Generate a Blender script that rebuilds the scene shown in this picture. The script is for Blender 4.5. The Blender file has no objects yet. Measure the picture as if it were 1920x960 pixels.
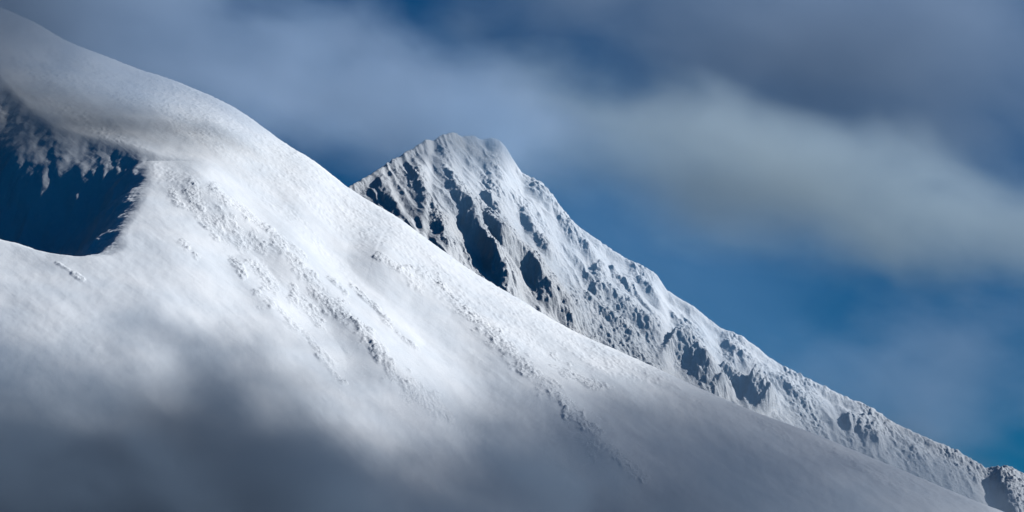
import bpy, math
import numpy as np
from mathutils import Vector

# ------------------------------------------------------------------ camera
sc = bpy.context.scene
col = sc.collection
PITCH = math.radians(8.0)
TX, TY = 0.18, 0.09                       # half-frame tangents (100 mm lens)
CAMZ = 1.7
cam_data = bpy.data.cameras.new('camera')
cam_data.lens = 100.0
cam_data.sensor_width = 36.0
cam_data.clip_start = 1.0
cam_data.clip_end = 60000.0
cam = bpy.data.objects.new('camera', cam_data)
cam.location = (0, 0, CAMZ)
cam.rotation_euler = (math.pi / 2 + PITCH, 0, 0)
col.objects.link(cam)
sc.camera = cam

# ------------------------------------------------------------------ sky and sun
SUN = Vector((0.80, 0.20, 0.52)).normalized()
SUN_EL = math.asin(SUN.z)
SUN_AZ = math.atan2(SUN.x, SUN.y)
world = bpy.data.worlds.new('World')
sc.world = world
world.use_nodes = True
wn = world.node_tree.nodes
wl = world.node_tree.links
wn.clear()
w_out = wn.new('ShaderNodeOutputWorld')
w_bg = wn.new('ShaderNodeBackground')
w_sky = wn.new('ShaderNodeTexSky')
w_sky.sky_type = 'NISHITA'
w_sky.sun_disc = False
w_sky.sun_elevation = SUN_EL
w_sky.sun_rotation = SUN_AZ
w_sky.altitude = 2500
w_sky.air_density = 1.0
w_sky.dust_density = 0.0
w_sky.ozone_density = 4.0
w_tint = wn.new('ShaderNodeMix')
w_tint.data_type = 'RGBA'
w_tint.blend_type = 'MULTIPLY'
w_tint.inputs[0].default_value = 1.0
w_tint.inputs[7].default_value = (0.02, 0.225, 0.36, 1)
w_bg.inputs['Strength'].default_value = 0.10
wl.new(w_sky.outputs[0], w_tint.inputs[6])
wl.new(w_tint.outputs[2], w_bg.inputs['Color'])
wl.new(w_bg.outputs[0], w_out.inputs['Surface'])

sun_data = bpy.data.lights.new('sun', 'SUN')
sun_data.energy = 4.4
sun_data.angle = math.radians(0.5)
sun_data.color = (1.0, 0.998, 0.992)
sun = bpy.data.objects.new('sun', sun_data)
sun.rotation_euler = SUN.to_track_quat('Z', 'Y').to_euler()
sun.location = SUN * 5000
col.objects.link(sun)

vs = sc.view_settings
vs.view_transform = 'Standard'
vs.look = 'None'
vs.gamma = 1.0
vs.exposure = 0.0
sc.cycles.use_denoising = True
sc.cycles.max_bounces = 3
sc.cycles.diffuse_bounces = 0
sc.cycles.volume_bounces = 1
sc.cycles.volume_max_steps = 64
sc.cycles.transparent_max_bounces = 8


# ------------------------------------------------------------------ numeric helpers
def hash2(ix, iy, seed):
    h = (ix.astype(np.int64) * 374761393 + iy.astype(np.int64) * 668265263 + seed * 2147483647 * 31)
    h = (h ^ (h >> 13)) * 1274126177
    h = h & 0xFFFFFFFF
    h = (h ^ (h >> 16)) * 2246822519 & 0xFFFFFFFF
    h = (h ^ (h >> 15)) & 0xFFFFFFFF
    return h / 4294967295.0


def perlin(x, y, seed=0):
    ix = np.floor(x); iy = np.floor(y)
    fx = x - ix; fy = y - iy
    ux = fx * fx * fx * (fx * (fx * 6 - 15) + 10)
    uy = fy * fy * fy * (fy * (fy * 6 - 15) + 10)
    def g(ox, oy):
        a = hash2(ix + ox, iy + oy, seed) * 2 * np.pi
        return np.cos(a) * (fx - ox) + np.sin(a) * (fy - oy)
    a = g(0, 0); b = g(1, 0); c = g(0, 1); d = g(1, 1)
    return 1.4 * ((a + (b - a) * ux) + ((c + (d - c) * ux) - (a + (b - a) * ux)) * uy)


def fbm(x, y, octaves=4, seed=0, gain=0.5):
    s = np.zeros_like(x); amp = 1.0
    for o in range(octaves):
        s += amp * perlin(x * 2 ** o + 17.3 * o, y * 2 ** o - 9.1 * o, seed + o * 7)
        amp *= gain
    return s


def knobs(x, y, seed=0, fill=1.0):
    """domed cells: 0 in the cracks, up to 1 on a knob's top, uneven heights"""
    ix = np.floor(x); iy = np.floor(y)
    best = np.zeros_like(x)
    for ox in (-1, 0, 1):
        for oy in (-1, 0, 1):
            cx = ix + ox; cy = iy + oy
            px = cx + 0.15 + 0.7 * hash2(cx, cy, seed)
            py = cy + 0.15 + 0.7 * hash2(cx, cy, seed + 1)
            hh = hash2(cx, cy, seed + 2)
            keep = (hash2(cx, cy, seed + 3) < fill)
            r = 0.42 + 0.34 * hh
            d2 = ((x - px) ** 2 + (y - py) ** 2) / (r * r)
            dome = np.clip(1 - d2, 0, 1) ** 0.75 * (0.45 + 0.55 * hh) * keep
            best = np.maximum(best, dome)
    return best


def smooth(e0, e1, x):
    t = np.clip((x - e0) / (e1 - e0), 0, 1)
    return t * t * (3 - 2 * t)


SP, CP = math.sin(PITCH), math.cos(PITCH)


def ray(u, v):
    a = (np.asarray(u, float) - 960) / 960 * TX
    b = (480 - np.asarray(v, float)) / 480 * TY
    return a, CP - b * SP, SP + b * CP


def project(x, y, z):
    """photo pixel (1920 x 960) on which a world point falls"""
    zz = z - CAMZ
    f = y * CP + zz * SP
    b = (-y * SP + zz * CP) / f
    return 960 + x / f / TX * 960, 480 - b / TY * 480


def poly_dist(u, v, pts, reach=None):
    """distance to a polyline, side (+ right of travel) and position 0..1 along it"""
    if reach is not None:
        pa = np.array(pts)
        box = ((u > pa[:, 0].min() - reach) & (u < pa[:, 0].max() + reach) & (v > pa[:, 1].min() - reach) & (v < pa[:, 1].max() + reach))
        best = np.full(u.shape, 1e4); side = np.ones(u.shape); along = np.zeros(u.shape)
        best[box], side[box], along[box] = poly_dist(u[box], v[box], pts)
        return best, side, along
    best = np.full(u.shape, 1e9); side = np.zeros(u.shape); along = np.zeros(u.shape)
    seg = [math.dist(pts[i], pts[i + 1]) for i in range(len(pts) - 1)]
    tot = sum(seg); acc = 0.0
    for i in range(len(pts) - 1):
        (ax, ay), (bx, by) = pts[i], pts[i + 1]
        dx, dy = bx - ax, by - ay
        L2 = dx * dx + dy * dy
        t = np.clip(((u - ax) * dx + (v - ay) * dy) / L2, 0, 1)
        ex = u - ax - t * dx; ey = v - ay - t * dy
        d = np.hypot(ex, ey)
        m = d < best
        best = np.where(m, d, best)
        side = np.where(m, np.sign(ex * dy - ey * dx), side)     # + = upper right of a line that falls to the right
        along = np.where(m, (acc + t * seg[i]) / tot, along)
        acc += seg[i]
    return best, side, along


def crest_curve(pix, y_of):
    """silhouette pixels -> crest x, z arrays in metres; y_of(tx) gives the crest's distance"""
    pix = np.array(pix, float)
    a, b, c = ray(pix[:, 0], pix[:, 1])
    Y = y_of(a / b)
    return a / b * Y, c / b * Y + CAMZ


def grid_object(name, X, Y, Z, region, spec, mats, root_tag):
    """one height grid, split by region id into objects that share their borders and normals"""
    ny, nx = X.shape
    P = np.stack([X, Y, Z], -1).astype(np.float32)
    du = np.gradient(P, axis=1); dv = np.gradient(P, axis=0)
    N = np.cross(du, dv)
    N /= np.linalg.norm(N, axis=-1, keepdims=True) + 1e-12
    P = P.reshape(-1, 3); N = N.reshape(-1, 3)
    idx = np.arange(nx * ny).reshape(ny, nx)
    quads = np.stack([idx[:-1, :-1], idx[:-1, 1:], idx[1:, 1:], idx[1:, :-1]], -1).reshape(-1, 4)
    freg = region[:-1, :-1].reshape(-1)
    out = {}
    for rid in np.unique(freg):
        q = quads[freg == rid]
        used, inv = np.unique(q, return_inverse=True)
        inv = inv.reshape(-1)
        p = P[used]
        me = bpy.data.meshes.new(spec[rid]['name'])
        org = np.zeros(3) if rid == 0 else p.mean(0)
        me.vertices.add(len(used)); me.vertices.foreach_set('co', (p - org).astype(np.float32).ravel())
        me.loops.add(len(inv)); me.loops.foreach_set('vertex_index', inv.astype(np.int32))
        me.polygons.add(len(q))
        me.polygons.foreach_set('loop_start', np.arange(0, len(inv), 4, dtype=np.int32))
        me.polygons.foreach_set('use_smooth', np.ones(len(q), dtype=bool))
        me.update(calc_edges=True)
        me.normals_split_custom_set_from_vertices(N[used].tolist())
        me.materials.append(mats[spec[rid].get('mat', 0)])
        ob = bpy.data.objects.new(spec[rid]['name'], me)
        col.objects.link(ob)
        ob.location = org
        for k in ('label', 'category', 'group', 'kind'):
            if spec[rid].get(k):
                ob[k] = spec[rid][k]
        out[rid] = ob
    return out


# ------------------------------------------------------------------ materials
def snow_material(name, bump_scale, bump_h, streak):
    m = bpy.data.materials.new(name); m.use_nodes = True
    nt = m.node_tree; n = nt.nodes; l = nt.links
    b = n['Principled BSDF']
    b.inputs['Roughness'].default_value = 0.65
    b.inputs['Specular IOR Level'].default_value = 0.15
    geo = n.new('ShaderNodeNewGeometry')
    # albedo: clean snow with slightly greyer wind crust
    nz = n.new('ShaderNodeTexNoise'); nz.inputs['Scale'].default_value = 0.02
    nz.inputs['Detail'].default_value = 6
    l.new(geo.outputs['Position'], nz.inputs['Vector'])
    r = n.new('ShaderNodeValToRGB')
    r.color_ramp.elements[0].position = 0.35; r.color_ramp.elements[0].color = (0.76, 0.81, 0.86, 1)
    r.color_ramp.elements[1].position = 0.65; r.color_ramp.elements[1].color = (0.85, 0.88, 0.91, 1)
    l.new(nz.outputs[0], r.inputs[0]); l.new(r.outputs[0], b.inputs['Base Color'])
    # fine relief
    n1 = n.new('ShaderNodeTexNoise'); n1.inputs['Scale'].default_value = bump_scale
    n1.inputs['Detail'].default_value = 5; n1.inputs['Roughness'].default_value = 0.65
    l.new(geo.outputs['Position'], n1.inputs['Vector'])
    bp = n.new('ShaderNodeBump'); bp.inputs['Strength'].default_value = 1.0
    bp.inputs['Distance'].default_value = bump_h
    l.new(n1.outputs[0], bp.inputs['Height'])
    last = bp
    if streak:
        mp = n.new('ShaderNodeMapping'); mp.vector_type = 'POINT'
        mp.inputs['Rotation'].default_value = (0, math.radians(-40), 0)
        mp.inputs['Scale'].default_value = (0.03, 0.06, 0.42)
        l.new(geo.outputs['Position'], mp.inputs['Vector'])
        # rotate first, then stretch along the fall line
        rot = n.new('ShaderNodeVectorRotate'); rot.rotation_type = 'Y_AXIS'
        rot.inputs['Angle'].default_value = math.radians(-40)
        l.new(geo.outputs['Position'], rot.inputs['Vector'])
        mp.inputs['Rotation'].default_value = (0, 0, 0)
        l.new(rot.outputs[0], mp.inputs['Vector'])
        n2 = n.new('ShaderNodeTexNoise'); n2.inputs['Scale'].default_value = 1.0
        n2.inputs['Detail'].default_value = 3
        l.new(mp.outputs[0], n2.inputs['Vector'])
        b2 = n.new('ShaderNodeBump'); b2.inputs['Strength'].default_value = 1.0
        b2.inputs['Distance'].default_value = streak
        l.new(n2.outputs[0], b2.inputs['Height']); l.new(bp.outputs[0], b2.inputs['Normal'])
        last = b2
    l.new(last.outputs[0], b.inputs['Normal'])
    return m


SNOW = snow_material('wind_packed_snow', 0.6, 0.22, 0.22)
RIME = snow_material('rime_crusted_rock', 0.55, 0.9, 0)

# ------------------------------------------------------------------ the long snow slope
SIL = [(0, 15), (75, 47), (125, 80), (200, 107), (260, 132), (320, 150), (380, 175), (440, 202), (500, 245),
       (540, 277), (600, 310), (640, 347), (660, 360), (700, 385), (750, 412), (800, 452), (850, 487), (900, 523),
       (950, 550), (1000, 581), (1050, 612), (1100, 638), (1150, 657), (1200, 680), (1250, 702), (1300, 726),
       (1350, 748), (1418, 776), (1509, 807), (1608, 849), (1715, 893), (1794, 928), (1873, 958), (1990, 1010)]
M_REC = 0.6
def slope_y(tx): return 3000.0 / (1 + M_REC * tx)
rx, rz = crest_curve(SIL, slope_y)
rx = np.concatenate([[-1500, -900], rx, [900, 1500]])
rz = np.concatenate([[rz[0] + 380, rz[0] + 130], rz, [rz[-1] - 125, rz[-1] - 400]])


def resample(xs, zs, sigma):
    g = np.arange(xs[0], xs[-1], 2.0)
    zz = np.interp(g, xs, zs)
    k = np.arange(-int(3 * sigma / 2), int(3 * sigma / 2) + 1)
    w = np.exp(-0.5 * (k * 2.0 / sigma) ** 2); w /= w.sum()
    pad = np.pad(zz, len(k) // 2, mode='reflect', reflect_type='odd')
    return g, np.convolve(pad, w, mode='valid')


rgx, rgz = resample(rx, rz, 12.0)
Q_FRONT = 0.5


def slope_base(x, y):
    yr = 3000.0 - M_REC * x
    zr = np.interp(x, rgx, rgz)
    d = yr - y
    R = 70.0
    h = np.where(d > 0, Q_FRONT * (np.sqrt(d * d + R * R) - R), 0.62 * (np.sqrt(d * d + 900) - 30))
    return zr - h, d


def hit_slope(u, v):
    """first point of the undisturbed slope seen through a pixel"""
    a, b, c = ray(u, v)
    ys = np.arange(1200, 3450, 3.0)
    for y in ys:
        x = a / b * y
        z, d = slope_base(np.array(x), np.array(y))
        if c / b * y + CAMZ <= z:
            return float(x), float(y)
    return float(x), float(y)


# non-uniform spacing: fine where the camera sees it, coarse beyond
xs = np.concatenate([np.linspace(-1500, -640, 40)[:-1], np.arange(-640, -430, 1.6), np.arange(-430, 300, 1.0), np.arange(300, 680, 1.7), np.linspace(680, 1500, 40)[1:]])
ys = np.concatenate([np.linspace(600, 1500, 40)[:-1], np.arange(1500, 2100, 4.5), np.arange(2100, 2300, 3.0), np.arange(2300, 3290, 1.7),
                     np.arange(3290, 3420, 3.0), np.linspace(3420, 4300, 30)[1:]])
X, Y = np.meshgrid(xs, ys)
Z, D = slope_base(X, Y)
U, V = project(X, Y, Z)
front = smooth(-25, 5, D)

# crater: rim pixels laid on the slope give its outline on the ground
rim_px = [(-420, 300), (-200, 395), (0, 455), (60, 477), (150, 497), (240, 487), (234, 452), (268, 405), (289, 355), (285, 318), (285, 316), (372, 321), (372, 321), (372, 321), (290, 302),
          (200, 270), (100, 240), (60, 205), (0, 145), (-200, -60), (-420, -200)]
rim = [hit_slope(u, v) for u, v in rim_px]
for _ in range(2):                                     # round the corners
    rim = [(a[0] * w + b[0] * (1 - w), a[1] * w + b[1] * (1 - w)) for a, b in zip(rim, rim[1:] + rim[:1]) for w in (.75, .25)]
inside = np.zeros(X.shape, bool)
for i in range(len(rim)):
    (ax, ay), (bx, by) = rim[i], rim[(i + 1) % len(rim)]
    if ay == by: continue
    c = ((ay > Y) != (by > Y)) & (X < (bx - ax) * (Y - ay) / (by - ay) + ax)
    inside ^= c
rd, _, _ = poly_dist(X, Y, rim)
wob = 8 * fbm(X / 40, Y / 40, 4, 5)
rdi = np.where(inside, np.maximum(rd + wob * smooth(0, 25, rd), 0), 0)
Y_TOP = hit_slope(284, 316)[1]
soft = 52 + 30 * smooth(Y_TOP - 20, Y_TOP + 90, Y)
r_right = 2.15 * (np.sqrt(rdi ** 2 + soft ** 2) - soft)
far_r = np.maximum(rdi - 45, 0)
r_back = 0.6 * (np.sqrt(rdi ** 2 + 64) - 8) + 1.9 * (np.sqrt(far_r ** 2 + 900) - 30)      # crest, shallow apron, then the steep wall
w_back = smooth(Y_TOP - 30, Y_TOP + 50, Y)
rsoft = r_right * (1 - w_back) + r_back * w_back
depth = 270 * (1 - np.exp(-rsoft / 270))
crater_in = inside
# flutes of rime on the crater walls
flute = (fbm(X / 30, Y / 40, 4, 91) * 0.5 + fbm(rdi / 34, (0.5 * X + Y) / 6, 4, 95, .6) * 1.5) * smooth(1, 25, rdi) * (1 - 0.8 * w_back)
rim_lip = np.exp(-(rd / 25) ** 2) * 2.0

# broad undulation, elongated down the fall line (fall line is +x -y)
fx = (X * 0.80 + Y * 0.60); fy = (-X * 0.60 + Y * 0.80)     # fx along contour, fy up the slope
und = 9 * fbm(fx / 260, fy / 620, 3, 11) + 0.9 * fbm(fx / 50, fy / 200, 3, 21)
ribs = [([(300, 335), (380, 365), (450, 425), (530, 485), (620, 570), (680, 640), (740, 700), (800, 752), (880, 830)], 9, 34),
        ([(640, 470), (700, 488), (790, 528), (860, 578), (920, 640), (980, 690), (1040, 750), (1090, 810), (1220, 930)], 9, 36),
        ([(655, 535), (700, 574), (738, 615), (800, 665)], 3.0, 14),
        ([(430, 490), (500, 580), (560, 640), (640, 712)], 4, 26)]
rib_z = np.zeros_like(Z)
for pts, A, w in ribs:
    d_, s_, t_ = poly_dist(U, V, pts, 160)
    ends = smooth(0, 0.12, t_) * smooth(1, 0.8, t_)
    ww = np.where(s_ > 0, w * 1.5, w * 0.8)
    rib_z = np.maximum(rib_z, A * np.exp(-(d_ / ww) ** 2) * ends)

# outcrops of rime-crusted rock: pixel course, half width, height, how much of it is crusted
OUT = [
    ([(320, 372), (333, 388), (352, 396)], 10, 1.0, .75, 'small scatter of rime knobs just below the crater rim'),
    ([(352, 380), (395, 425), (435, 452), (480, 470)], 22, 1.0, .6, 'loose belt of rime-crusted rocks running down from the crater shoulder'),
    ([(395, 378), (455, 418), (505, 455), (548, 488)], 14, 1.0, .7, 'narrow rime-crusted rock crest along the upper edge of the shoulder'),
    ([(520, 470), (548, 500), (585, 548), (615, 585)], 18, 1.3, .75, 'thick rime-crusted rock band at the middle of the shoulder'),
    ([(600, 572), (640, 598), (690, 645), (722, 690), (760, 735)], 15, 1.4, .75, 'long rime-crusted rock spine below the thick shoulder band'),
    ([(660, 540), (700, 575), (736, 613)], 7, 1.3, .9, 'thin dark straight line of rime rocks alone on smooth snow'),
    ([(745, 628), (765, 642), (783, 655)], 6, 1.0, .75, 'short tail of rime rocks below the thin straight line'),
    ([(618, 535), (636, 548), (648, 562)], 8, 1.2, .8, 'small rime-crusted rock nub above the long spine'),
    ([(435, 498), (450, 520), (458, 535)], 9, 1.2, .8, 'small dark rime-crusted rock knot on the lower shoulder'),
    ([(475, 505), (500, 535), (522, 560)], 17, 1.0, .65, 'mottled patch of rime rocks between the knot and the thick band'),
    ([(550, 560), (575, 585), (603, 612)], 15, 1.3, .75, 'oval rime-crusted rock patch beside the long spine'),
    ([(480, 570), (525, 600), (575, 645), (630, 705)], 10, .9, .5, 'broken lower string of rime rocks along the snow'),
    ([(596, 682), (622, 700), (645, 715)], 8, 1.1, .7, 'rime rock cluster ending the broken lower string'),
    ([(343, 466), (352, 482), (366, 496)], 8, 1.3, .75, 'little rime-crusted rock step on bare snow near the crater'),
    ([(708, 488), (745, 512), (768, 532), (790, 552)], 9, 1.0, .75, 'short rime rock streak forking from the far rock belt'),
    ([(765, 512), (815, 532), (852, 572), (885, 605)], 12, 1.1, .75, 'upper rime-crusted belt of the far rock rib'),
    ([(885, 605), (925, 640), (965, 682), (1000, 715)], 17, 1.3, .72, 'broad rime-crusted middle of the far rock rib'),
    ([(1000, 715), (1040, 752), (1075, 800), (1120, 840)], 16, 1.0, .6, 'fading rime-crusted foot of the far rock rib'),
    ([(1045, 690), (1090, 720), (1130, 735)], 16, .9, .4, 'sparse rime tufts beside the far rock rib'),
    ([(735, 710), (775, 742), (830, 775)], 18, .8, .5, 'faint rime rock scatter at the end of the long spine'),
    ([(105, 500), (130, 515), (155, 532)], 5, .9, .75, 'tiny rime rock line under the near crater lip'),
    ([(1110, 850), (1160, 875), (1200, 900)], 14, .7, .4, 'dim rime tufts low in the grey fog'),
]
mk = np.zeros_like(Z); reg = np.zeros(Z.shape, np.int32); oh = np.zeros_like(Z)
edge = fbm(X / 14, Y / 22, 5, 31, .6)
patch = fbm(X / 16, Y / 28, 5, 37, .65)
for i, (pts, w, hgt, fill, lab) in enumerate(OUT):
    d_, s_, t_ = poly_dist(U, V, pts, 90)
    m = smooth(1.4, 0.3, d_ / w * 1.15 + 0.7 * edge + (1 - fill) * 1.8 * (patch + 0.3)) * (D > 10) * (~inside)
    g = m > mk
    reg = np.where(g & (m > 0.2), i + 1, reg)
    oh = np.where(g, m * hgt, oh)
    mk = np.maximum(mk, m)

SX, SY = X, Y * 0.62                                  # spacing that looks round on the inclined snow
k1 = knobs(SX / 3.6 + 0.6 * edge, SY / 3.6, 41, .7)
k2 = knobs(SX / 2.1 + 3, SY / 2.1, 47, .8)
k3 = knobs(SX / 10.0 + 5 + 0.6 * edge, SY / 10.0, 59, .6)
rime_h = oh * (0.2 + 0.85 * k3 + 0.9 * k1 * (0.5 + 1.0 * k3) + 0.75 * k2)
# rime studs over the upper slope and along its crest
studs = smooth(-0.1, 0.55, fbm(fx / 90, fy / 260, 3, 71) + 0.9 * np.exp(-(D / 160) ** 2) + 0.1
               - 1.2 * smooth(420, 560, V - 0.42 * (U - 500)) - 0.9 * smooth(800, 1300, U))
studs *= (~inside) * smooth(-60, 0, D)
stud_h = studs * (0.55 * knobs(SX / 3.3 + 9 + 0.5 * edge, SY / 4.4, 83, .4) + 0.45 * k2 * smooth(-.2, .4, patch))
crag_noise = 0.9 * fbm(X / 16, Y / 30, 3, 19)

Zs = Z - depth + flute + rim_lip + (und + rib_z) * np.where(inside, np.exp(-rdi / 60), 1) * smooth(0, 120, np.abs(D) + 20) \
    + rime_h + stud_h * 1.0 + 0.4 * crag_noise
Zs = np.where(Zs < -30, -30, Zs)
# knobs lean a little to windward (upper right)
Xs = X + 0.25 * rime_h
spec = {0: dict(name='snow_slope', kind='structure', label='long white snow slope falling to the right, with a dark crater', mat=0)}
for i, o in enumerate(OUT):
    spec[i + 1] = dict(name='rock_outcrop', label=o[4], category='rock outcrop',
                       group='rime-crusted outcrops on the snow slope', mat=1)
grid_object('snow_slope', Xs, Y, Zs, reg, spec, [SNOW, RIME], None)

# ------------------------------------------------------------------ the rime-covered peak behind
SIL2 = [(560, 405), (620, 372), (655, 350), (700, 325), (740, 300), (772, 282), (779, 276), (790, 270), (803, 261), (812, 266), (822, 258), (836, 253), (848, 249), (866, 256), (884, 254), (904, 262), (922, 259), (938, 265), (947, 275),
        (962, 300), (978, 325), (1010, 345), (1030, 365), (1045, 388), (1058, 402), (1090, 430), (1133, 462), (1175, 487), (1215, 508),
        (1231, 516), (1250, 544), (1306, 581), (1346, 615), (1392, 633), (1446, 675), (1500, 706), (1562, 735),
        (1640, 771), (1680, 797), (1750, 828), (1820, 863), (1843, 880), (1868, 876), (1890, 878), (1925, 892), (2100, 980)]
M2 = 0.12
X_SUM = -40.0
def peak_line(x):
    """distance of the peak's crest: left of the summit the crest swings towards the viewer"""
    k = np.log1p(np.exp(np.clip((X_SUM - x) / 12.0, -40, 40))) * 12.0
    return 3360.0 - M2 * x - 1.45 * k
def peak_y(tx):
    Yv = np.full(np.shape(tx), 3360.0)
    for _ in range(60):
        Yv = 0.5 * Yv + 0.5 * peak_line(tx * Yv)
    return Yv
px_, pz_ = crest_curve(SIL2, peak_y)
px_ = np.concatenate([[-420], px_, [800]]); pz_ = np.concatenate([[pz_[0] - 40], pz_, [pz_[-1] - 80]])
pgx, pgz = resample(px_, pz_, 2.0)
xs2 = np.arange(-330, 700, 0.95)
ys2 = np.concatenate([np.linspace(2700, 3050, 60)[:-1], np.arange(3050, 3390, 1.0), np.linspace(3390, 3650, 40)[1:]])
X2, Y2 = np.meshgrid(xs2, ys2)


def peak_base(x, y):
    yr = peak_line(x)
    zr = np.interp(x, pgx, pgz)
    d = yr - y
    R = 14.0
    q = 0.80
    h = np.where(d > 0, q * (np.sqrt(d * d + R * R) - R), 0.9 * (np.sqrt(d * d + 64) - 8))
    return zr - h, d


Z2, D2 = peak_base(X2, Y2)
U2, V2 = project(X2, Y2, Z2)
# crest line of each rib in photo pixels, height (m), width to the left / right (px)
RIBS = [
    ([(692, 330), (707, 338), (718, 352), (734, 372), (750, 390), (757, 425)], 6, 12, 24),
    ([(770, 280), (778, 292), (784, 318), (793, 350), (808, 386), (830, 412), (838, 445), (866, 492)], 9, 20, 16),
    ([(804, 262), (830, 290), (850, 325), (864, 356), (878, 374), (888, 405), (906, 442), (930, 470), (948, 500), (962, 530), (985, 560)], 24, 9, 22, .12, .5),
    ([(880, 375), (893, 388), (928, 412), (956, 445), (989, 478), (1010, 508), (1038, 540), (1070, 576), (1092, 612)], 26, 9, 26, .02, .3),
    ([(905, 350), (920, 371), (938, 398), (956, 424)], 7, 8, 12),
    ([(925, 315), (952, 351), (975, 376), (994, 412), (1018, 446), (1052, 486)], 12, 9, 16, .1, .5),
    ([(985, 325), (1010, 345), (1046, 386), (1060, 418), (1092, 451), (1132, 484)], 12, 10, 16),
    ([(1100, 478), (1118, 493), (1124, 527), (1153, 553), (1180, 576), (1218, 601), (1252, 627)], 10, 11, 20, 0, .12),
    ([(1135, 478), (1155, 510), (1188, 541), (1222, 584), (1252, 622)], 6, 9, 14),
    ([(1085, 533), (1095, 542), (1125, 571), (1168, 606), (1204, 648)], 6, 5, 12),
    ([(1180, 495), (1215, 535), (1262, 590), (1300, 625), (1345, 668)], 7, 9, 16),
    ([(1245, 622), (1262, 628), (1296, 633), (1314, 662), (1338, 695), (1373, 726)], 28, 14, 20, 0, .12),
    ([(1346, 682), (1362, 690), (1384, 706), (1398, 722)], 12, 9, 12),
    ([(1345, 622), (1392, 660), (1440, 696), (1474, 718), (1532, 768)], 7, 9, 18),
    ([(1398, 712), (1416, 706), (1434, 716), (1442, 738)], 27, 17, 16),
    ([(1480, 715), (1530, 750), (1570, 785), (1610, 825)], 4, 9, 18),
    ([(1572, 788), (1600, 784), (1630, 798), (1655, 825)], 12, 12, 18),
    ([(1650, 785), (1700, 825), (1750, 865)], 4, 9, 18),
    ([(1862, 876), (1880, 900), (1895, 935), (1910, 970)], 14, 14, 30),
]
RIBS = [([(u_, v_ + max(0, r[1] - 7) * 1.25 * min(1.0, q_ / 2.0)) for q_, (u_, v_) in enumerate(r[0])],) + tuple(r[1:]) for r in RIBS]
rib2 = np.zeros_like(Z2); reg2 = np.zeros(Z2.shape, np.int32); rsel = np.zeros_like(Z2); left = np.zeros_like(Z2)
wobu = 5 * fbm(X2 / 30, Y2 / 30, 3, 101); wobv = 5 * fbm(X2 / 30, Y2 / 30, 3, 111)
for i, (pts, A, wl_, wr_, *grow) in enumerate(RIBS):
    d_, s_, t_ = poly_dist(U2 + wobu, V2 + wobv, pts, 120)
    ends = smooth(-0.02, 0.16, t_) * smooth(1.02, 0.8, t_)
    if grow:
        ends *= 0.25 + 0.75 * smooth(grow[0], grow[1], t_)
    cap = np.exp(-np.maximum(d_ - 60, 0) / 5)
    ww = np.where(s_ > 0, wr_, wl_)
    hgt = A * (0.85 + 0.2 * fbm(t_ * 6 + i * 3.1, t_ * 0 + i, 2, 121)) * np.exp(-(d_ / ww) ** 1.7) * ends * cap
    g = hgt > rib2
    rib2 = np.where(g, hgt, rib2)
    reg2 = np.where(g & (hgt > 0.22 * A), i + 1, reg2)
face = smooth(-6, 16, D2)
SX2, SY2 = X2, Y2 * 0.8
e2 = fbm(X2 / 10, Y2 / 12, 4, 133)
j1 = knobs(SX2 / 5.4 + .5 * e2, SY2 / 5.4, 131, .8)
j2 = knobs(SX2 / 2.7 + .3 * e2, SY2 / 2.7, 137, .85)
j3 = knobs(SX2 / 12.0 + .5 * e2, SY2 / 12.0, 139, .7)
cov = np.clip(0.16 + 0.7 * fbm(X2 / 40, Y2 / 60, 4, 151) + 0.95 * smooth(2.5, 8, rib2), 0, 1)
field = np.exp(-(((U2 - 1130) * .77 + (V2 - 600) * .64) / 130) ** 2 - ((-(U2 - 1130) * .64 + (V2 - 600) * .77) / 45) ** 2)
cov = np.clip(cov + 0.85 * field + 0.15 * smooth(1380, 1500, U2) + 0.3 * np.exp(-(D2 / 14) ** 2) * smooth(970, 1010, U2), 0, 1)
cov *= 1 - 0.5 * np.exp(-((U2 - 890) / 80) ** 2 - ((V2 - 285) / 35) ** 2)
rime2 = cov * (1.3 * j3 + 1.8 * j1 + 1.6 * j2)
# many long sharp secondary ribs running down the face
cr = (U2 * 0.82 - V2 * 0.57); al = (U2 * 0.57 + V2 * 0.82)
cr = cr + 9 * fbm(U2 / 110, V2 / 110, 3, 163) + 2.5 * fbm(U2 / 16, V2 / 16, 3, 164)
def ridged(a, b, seed):
    n_ = perlin(a, b, seed)
    return (1 - np.abs(n_)) ** 2
gul = 4.6 * (ridged(cr / 36, al / 260, 165) - .6) + 3.4 * (ridged(cr / 16, al / 110, 167) - .6) * (0.8 + 0.9 * fbm(U2 / 50, V2 / 50, 2, 168))
gul *= 0.65 + 0.35 * smooth(1500, 1250, U2)
Zp = Z2 + (rib2 - 7) * smooth(4, 22, D2) + gul * face + rime2 * smooth(-12, 2, D2) + 0.5 * fbm(X2 / 8, Y2 / 8, 2, 171)
Xp = X2 + 0.35 * rime2 + 0.12 * rib2 * face
Yp = Y2 - 0.30 * rime2 - 0.10 * rib2 * face
spec2 = {0: dict(name='snow_peak', kind='structure', label='jagged snow-covered peak with rime ribs behind the long slope', mat=1)}
for i in range(len(RIBS)):
    spec2[i + 1] = dict(name='rock_rib', mat=1)
parts = grid_object('snow_peak', Xp, Yp, Zp, reg2, spec2, [SNOW, RIME], None)
for k, o in parts.items():
    if k:
        o.parent = parts[0]

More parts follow.
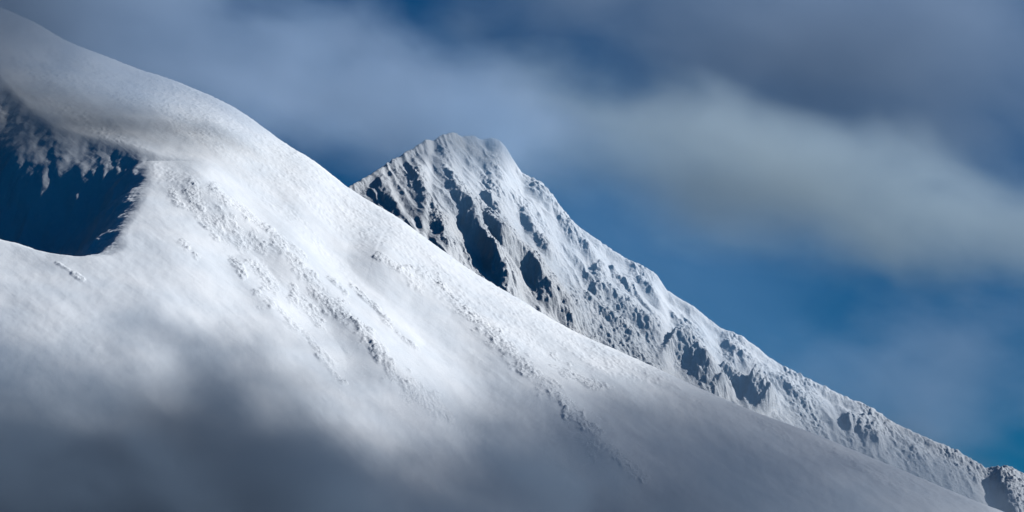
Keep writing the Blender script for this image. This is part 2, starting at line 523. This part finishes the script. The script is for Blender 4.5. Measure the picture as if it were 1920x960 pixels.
# ------------------------------------------------------------------ valley floor to the horizon
LOW = bpy.data.materials.new('low_bounce_ground'); LOW.use_nodes = True  # unseen ground, coloured dark to cut light bounced up the slope
_n = LOW.node_tree.nodes; _l = LOW.node_tree.links
_g = _n.new('ShaderNodeNewGeometry'); _t = _n.new('ShaderNodeTexNoise'); _t.inputs['Scale'].default_value = 0.004; _t.inputs['Detail'].default_value = 8
_r = _n.new('ShaderNodeValToRGB')
_r.color_ramp.elements[0].position = 0.4; _r.color_ramp.elements[0].color = (0.035, 0.045, 0.03, 1)
_r.color_ramp.elements[1].position = 0.62; _r.color_ramp.elements[1].color = (0.12, 0.11, 0.08, 1)
_l.new(_g.outputs['Position'], _t.inputs['Vector']); _l.new(_t.outputs[0], _r.inputs[0])
_l.new(_r.outputs[0], _n['Principled BSDF'].inputs['Base Color']); _n['Principled BSDF'].inputs['Roughness'].default_value = 0.95
me = bpy.data.meshes.new('ground')
me.from_pydata([(-40000, -20000, 0), (40000, -20000, 0), (40000, 50000, 0), (-40000, 50000, 0)], [], [(0, 1, 2, 3)])
me.materials.append(LOW)
g = bpy.data.objects.new('ground', me); g['kind'] = 'structure'; g['label'] = 'unseen plain at the foot of the mountain, darkened to cut bounced light'
col.objects.link(g)

# ------------------------------------------------------------------ clouds
def at(u, v, Yd):
    a, b, c = ray(u, v)
    return Vector((float(a / b * Yd), Yd, float(c / b * Yd) + CAMZ))


def cloud_material(name, density, scale, amp, lo, hi, seed, colour, g):
    m = bpy.data.materials.new(name); m.use_nodes = True
    nt = m.node_tree; n = nt.nodes; l = nt.links
    m.cycles.volume_step_rate = 0.8
    n.clear()
    out = n.new('ShaderNodeOutputMaterial')
    vol = n.new('ShaderNodeVolumePrincipled')
    vol.inputs['Color'].default_value = colour
    vol.inputs['Anisotropy'].default_value = g
    tc = n.new('ShaderNodeTexCoord')
    ln = n.new('ShaderNodeVectorMath'); ln.operation = 'LENGTH'
    l.new(tc.outputs['Object'], ln.inputs[0])
    geo = n.new('ShaderNodeNewGeometry')
    off = n.new('ShaderNodeVectorMath'); off.operation = 'ADD'
    off.inputs[1].default_value = (seed * 731.0, seed * 317.0, seed * 113.0)
    l.new(geo.outputs['Position'], off.inputs[0])
    mp = n.new('ShaderNodeVectorMath'); mp.operation = 'MULTIPLY'
    mp.inputs[1].default_value = (0.75 / scale, 1 / scale, 1.25 / scale)
    rt = n.new('ShaderNodeVectorRotate'); rt.rotation_type = 'Y_AXIS'
    rt.inputs['Angle'].default_value = math.radians(-16)          # wisps drawn out down-wind
    l.new(off.outputs[0], rt.inputs['Vector'])
    l.new(rt.outputs[0], mp.inputs[0])
    nz = n.new('ShaderNodeTexNoise')
    nz.inputs['Scale'].default_value = 1.0; nz.inputs['Detail'].default_value = 5.0
    nz.inputs['Roughness'].default_value = 0.55; nz.inputs['Distortion'].default_value = 0.35
    l.new(mp.outputs[0], nz.inputs['Vector'])
    inv = n.new('ShaderNodeMath'); inv.operation = 'SUBTRACT'; inv.inputs[0].default_value = 1.0
    l.new(ln.outputs['Value'], inv.inputs[1])
    ns = n.new('ShaderNodeMath'); ns.operation = 'MULTIPLY_ADD'
    ns.inputs[1].default_value = amp; ns.inputs[2].default_value = -0.5 * amp
    l.new(nz.outputs[0], ns.inputs[0])
    ad = n.new('ShaderNodeMath'); ad.operation = 'ADD'
    l.new(inv.outputs[0], ad.inputs[0]); l.new(ns.outputs[0], ad.inputs[1])
    mr = n.new('ShaderNodeMapRange'); mr.interpolation_type = 'SMOOTHSTEP'
    mr.inputs['From Min'].default_value = lo; mr.inputs['From Max'].default_value = hi
    mr.inputs['To Min'].default_value = 0.0; mr.inputs['To Max'].default_value = density
    l.new(ad.outputs[0], mr.inputs['Value'])
    l.new(mr.outputs[0], vol.inputs['Density'])
    l.new(vol.outputs[0], out.inputs['Volume'])
    return m


import bmesh
bm = bmesh.new(); bmesh.ops.create_icosphere(bm, subdivisions=4, radius=1.0)
# pixel centre, distance, half width / height (px), half depth (m), tilt, density, noise size (m), noise amount, lo, hi, label
CLOUDS = [
    ('cloud', (30, -60), 2950, 760, 430, 240, 24, .0140, 130, 1.1, .12, 1.0, 'grey cloud veiling the top of the snow slope'),
    ('cloud', (740, 185), 3750, 520, 200, 300, 12, .0075, 120, 1.4, .15, .95, 'soft grey cloud behind the snow slope crest'),
    ('cloud', (1540, 50), 5000, 960, 400, 450, 10, .0042, 190, 1.4, .12, .9, 'wide grey cloud deck above the blue gap'),
    ('cloud', (1480, 340), 4500, 880, 200, 280, 13, .0080, 135, 1.2, .08, 1.0, 'pale bright cloud band sloping down beside the peak'),
    ('cloud', (900, 225), 3320, 230, 110, 110, 8, .0115, 55, 1.4, .15, .9, 'thin cloud cap brushing the summit of the peak'),
    ('fog_bank', (330, 1060), 1900, 1150, 550, 330, 12, .0270, 85, 1.7, .15, 1.0, 'dark grey fog bank over the foot of the snow slope'),
    ('fog_bank', (1400, 1080), 2350, 900, 430, 300, 25, .0065, 85, 1.7, .12, .95, 'thin grey fog drifting over the lower right slope'),
    ('fog_bank', (1720, 905), 3040, 420, 140, 150, 28, .0050, 60, 1.4, .1, .9, 'light fog lying between the snow slope and the foot of the peak'),
    ('cloud', (1720, 740), 3900, 460, 260, 250, -25, .0024, 90, 1.6, .15, .9, 'faint wisp of cloud below the blue gap'),
    ('cloud', (1180, 500), 3200, 900, 330, 120, 33, .0019, 90, 1.0, .0, .7, 'very thin haze across the face of the peak, tinted blue to lift its shadows'),  # mist whose blue tint and density also lift the peak's shadows
]
for i, (nm, (u, v), Yd, hw, hh, dp, tilt, den, nsz, amp, lo, hi, lab) in enumerate(CLOUDS):
    me = bpy.data.meshes.new(nm); bm.to_mesh(me)
    me.materials.append(cloud_material(nm + '_vapour', den, nsz, amp, lo, hi, i + 1, (.34, .64, 1.0, 1) if 'thin haze' in lab else (.40, .52, .66, 1) if nm == 'fog_bank' else (.74, .90, 1.0, 1) if 'bright' in lab else (.50, .66, .88, 1), 0.0))  # fog's shade and the band's brightness are put into their scatter colour
    o = bpy.data.objects.new(nm, me)
    o.location = at(u, v, Yd)
    k = 2 * TX / 1920 * Yd
    o.scale = (hw * k, dp, hh * k)
    o.rotation_euler = (0, math.radians(tilt), 0)
    o['kind'] = 'stuff'; o['label'] = lab; o['category'] = 'fog' if nm == 'fog_bank' else 'cloud'
    col.objects.link(o)
# the cloud that keeps the sun off the foot of the slope stands up the sun's path, to the right of the view
from mathutils import Matrix
along_v = Vector((0.48, 0.87, 0.09)).normalized()
n_v = SUN.copy()
across_v = n_v.cross(along_v).normalized(); along_v = across_v.cross(n_v).normalized()
me = bpy.data.meshes.new('cloud'); bm.to_mesh(me)
me.materials.append(cloud_material('cloud_vapour', .0075, 150, 1.2, .08, .8, 11, (.60, .77, .90, 1), 0.0))
o = bpy.data.objects.new('cloud', me)
R_ = Matrix((along_v, across_v, n_v)).transposed().to_4x4()
o.matrix_world = Matrix.Translation(Vector((110, 2500, 130)) + SUN * 1500) @ R_ @ Matrix.Diagonal((1350, 270, 170, 1))
o['kind'] = 'stuff'; o['label'] = 'grey cloud standing towards the sun, shading the foot of the slope'; o['category'] = 'cloud'
col.objects.link(o)
bm.free()
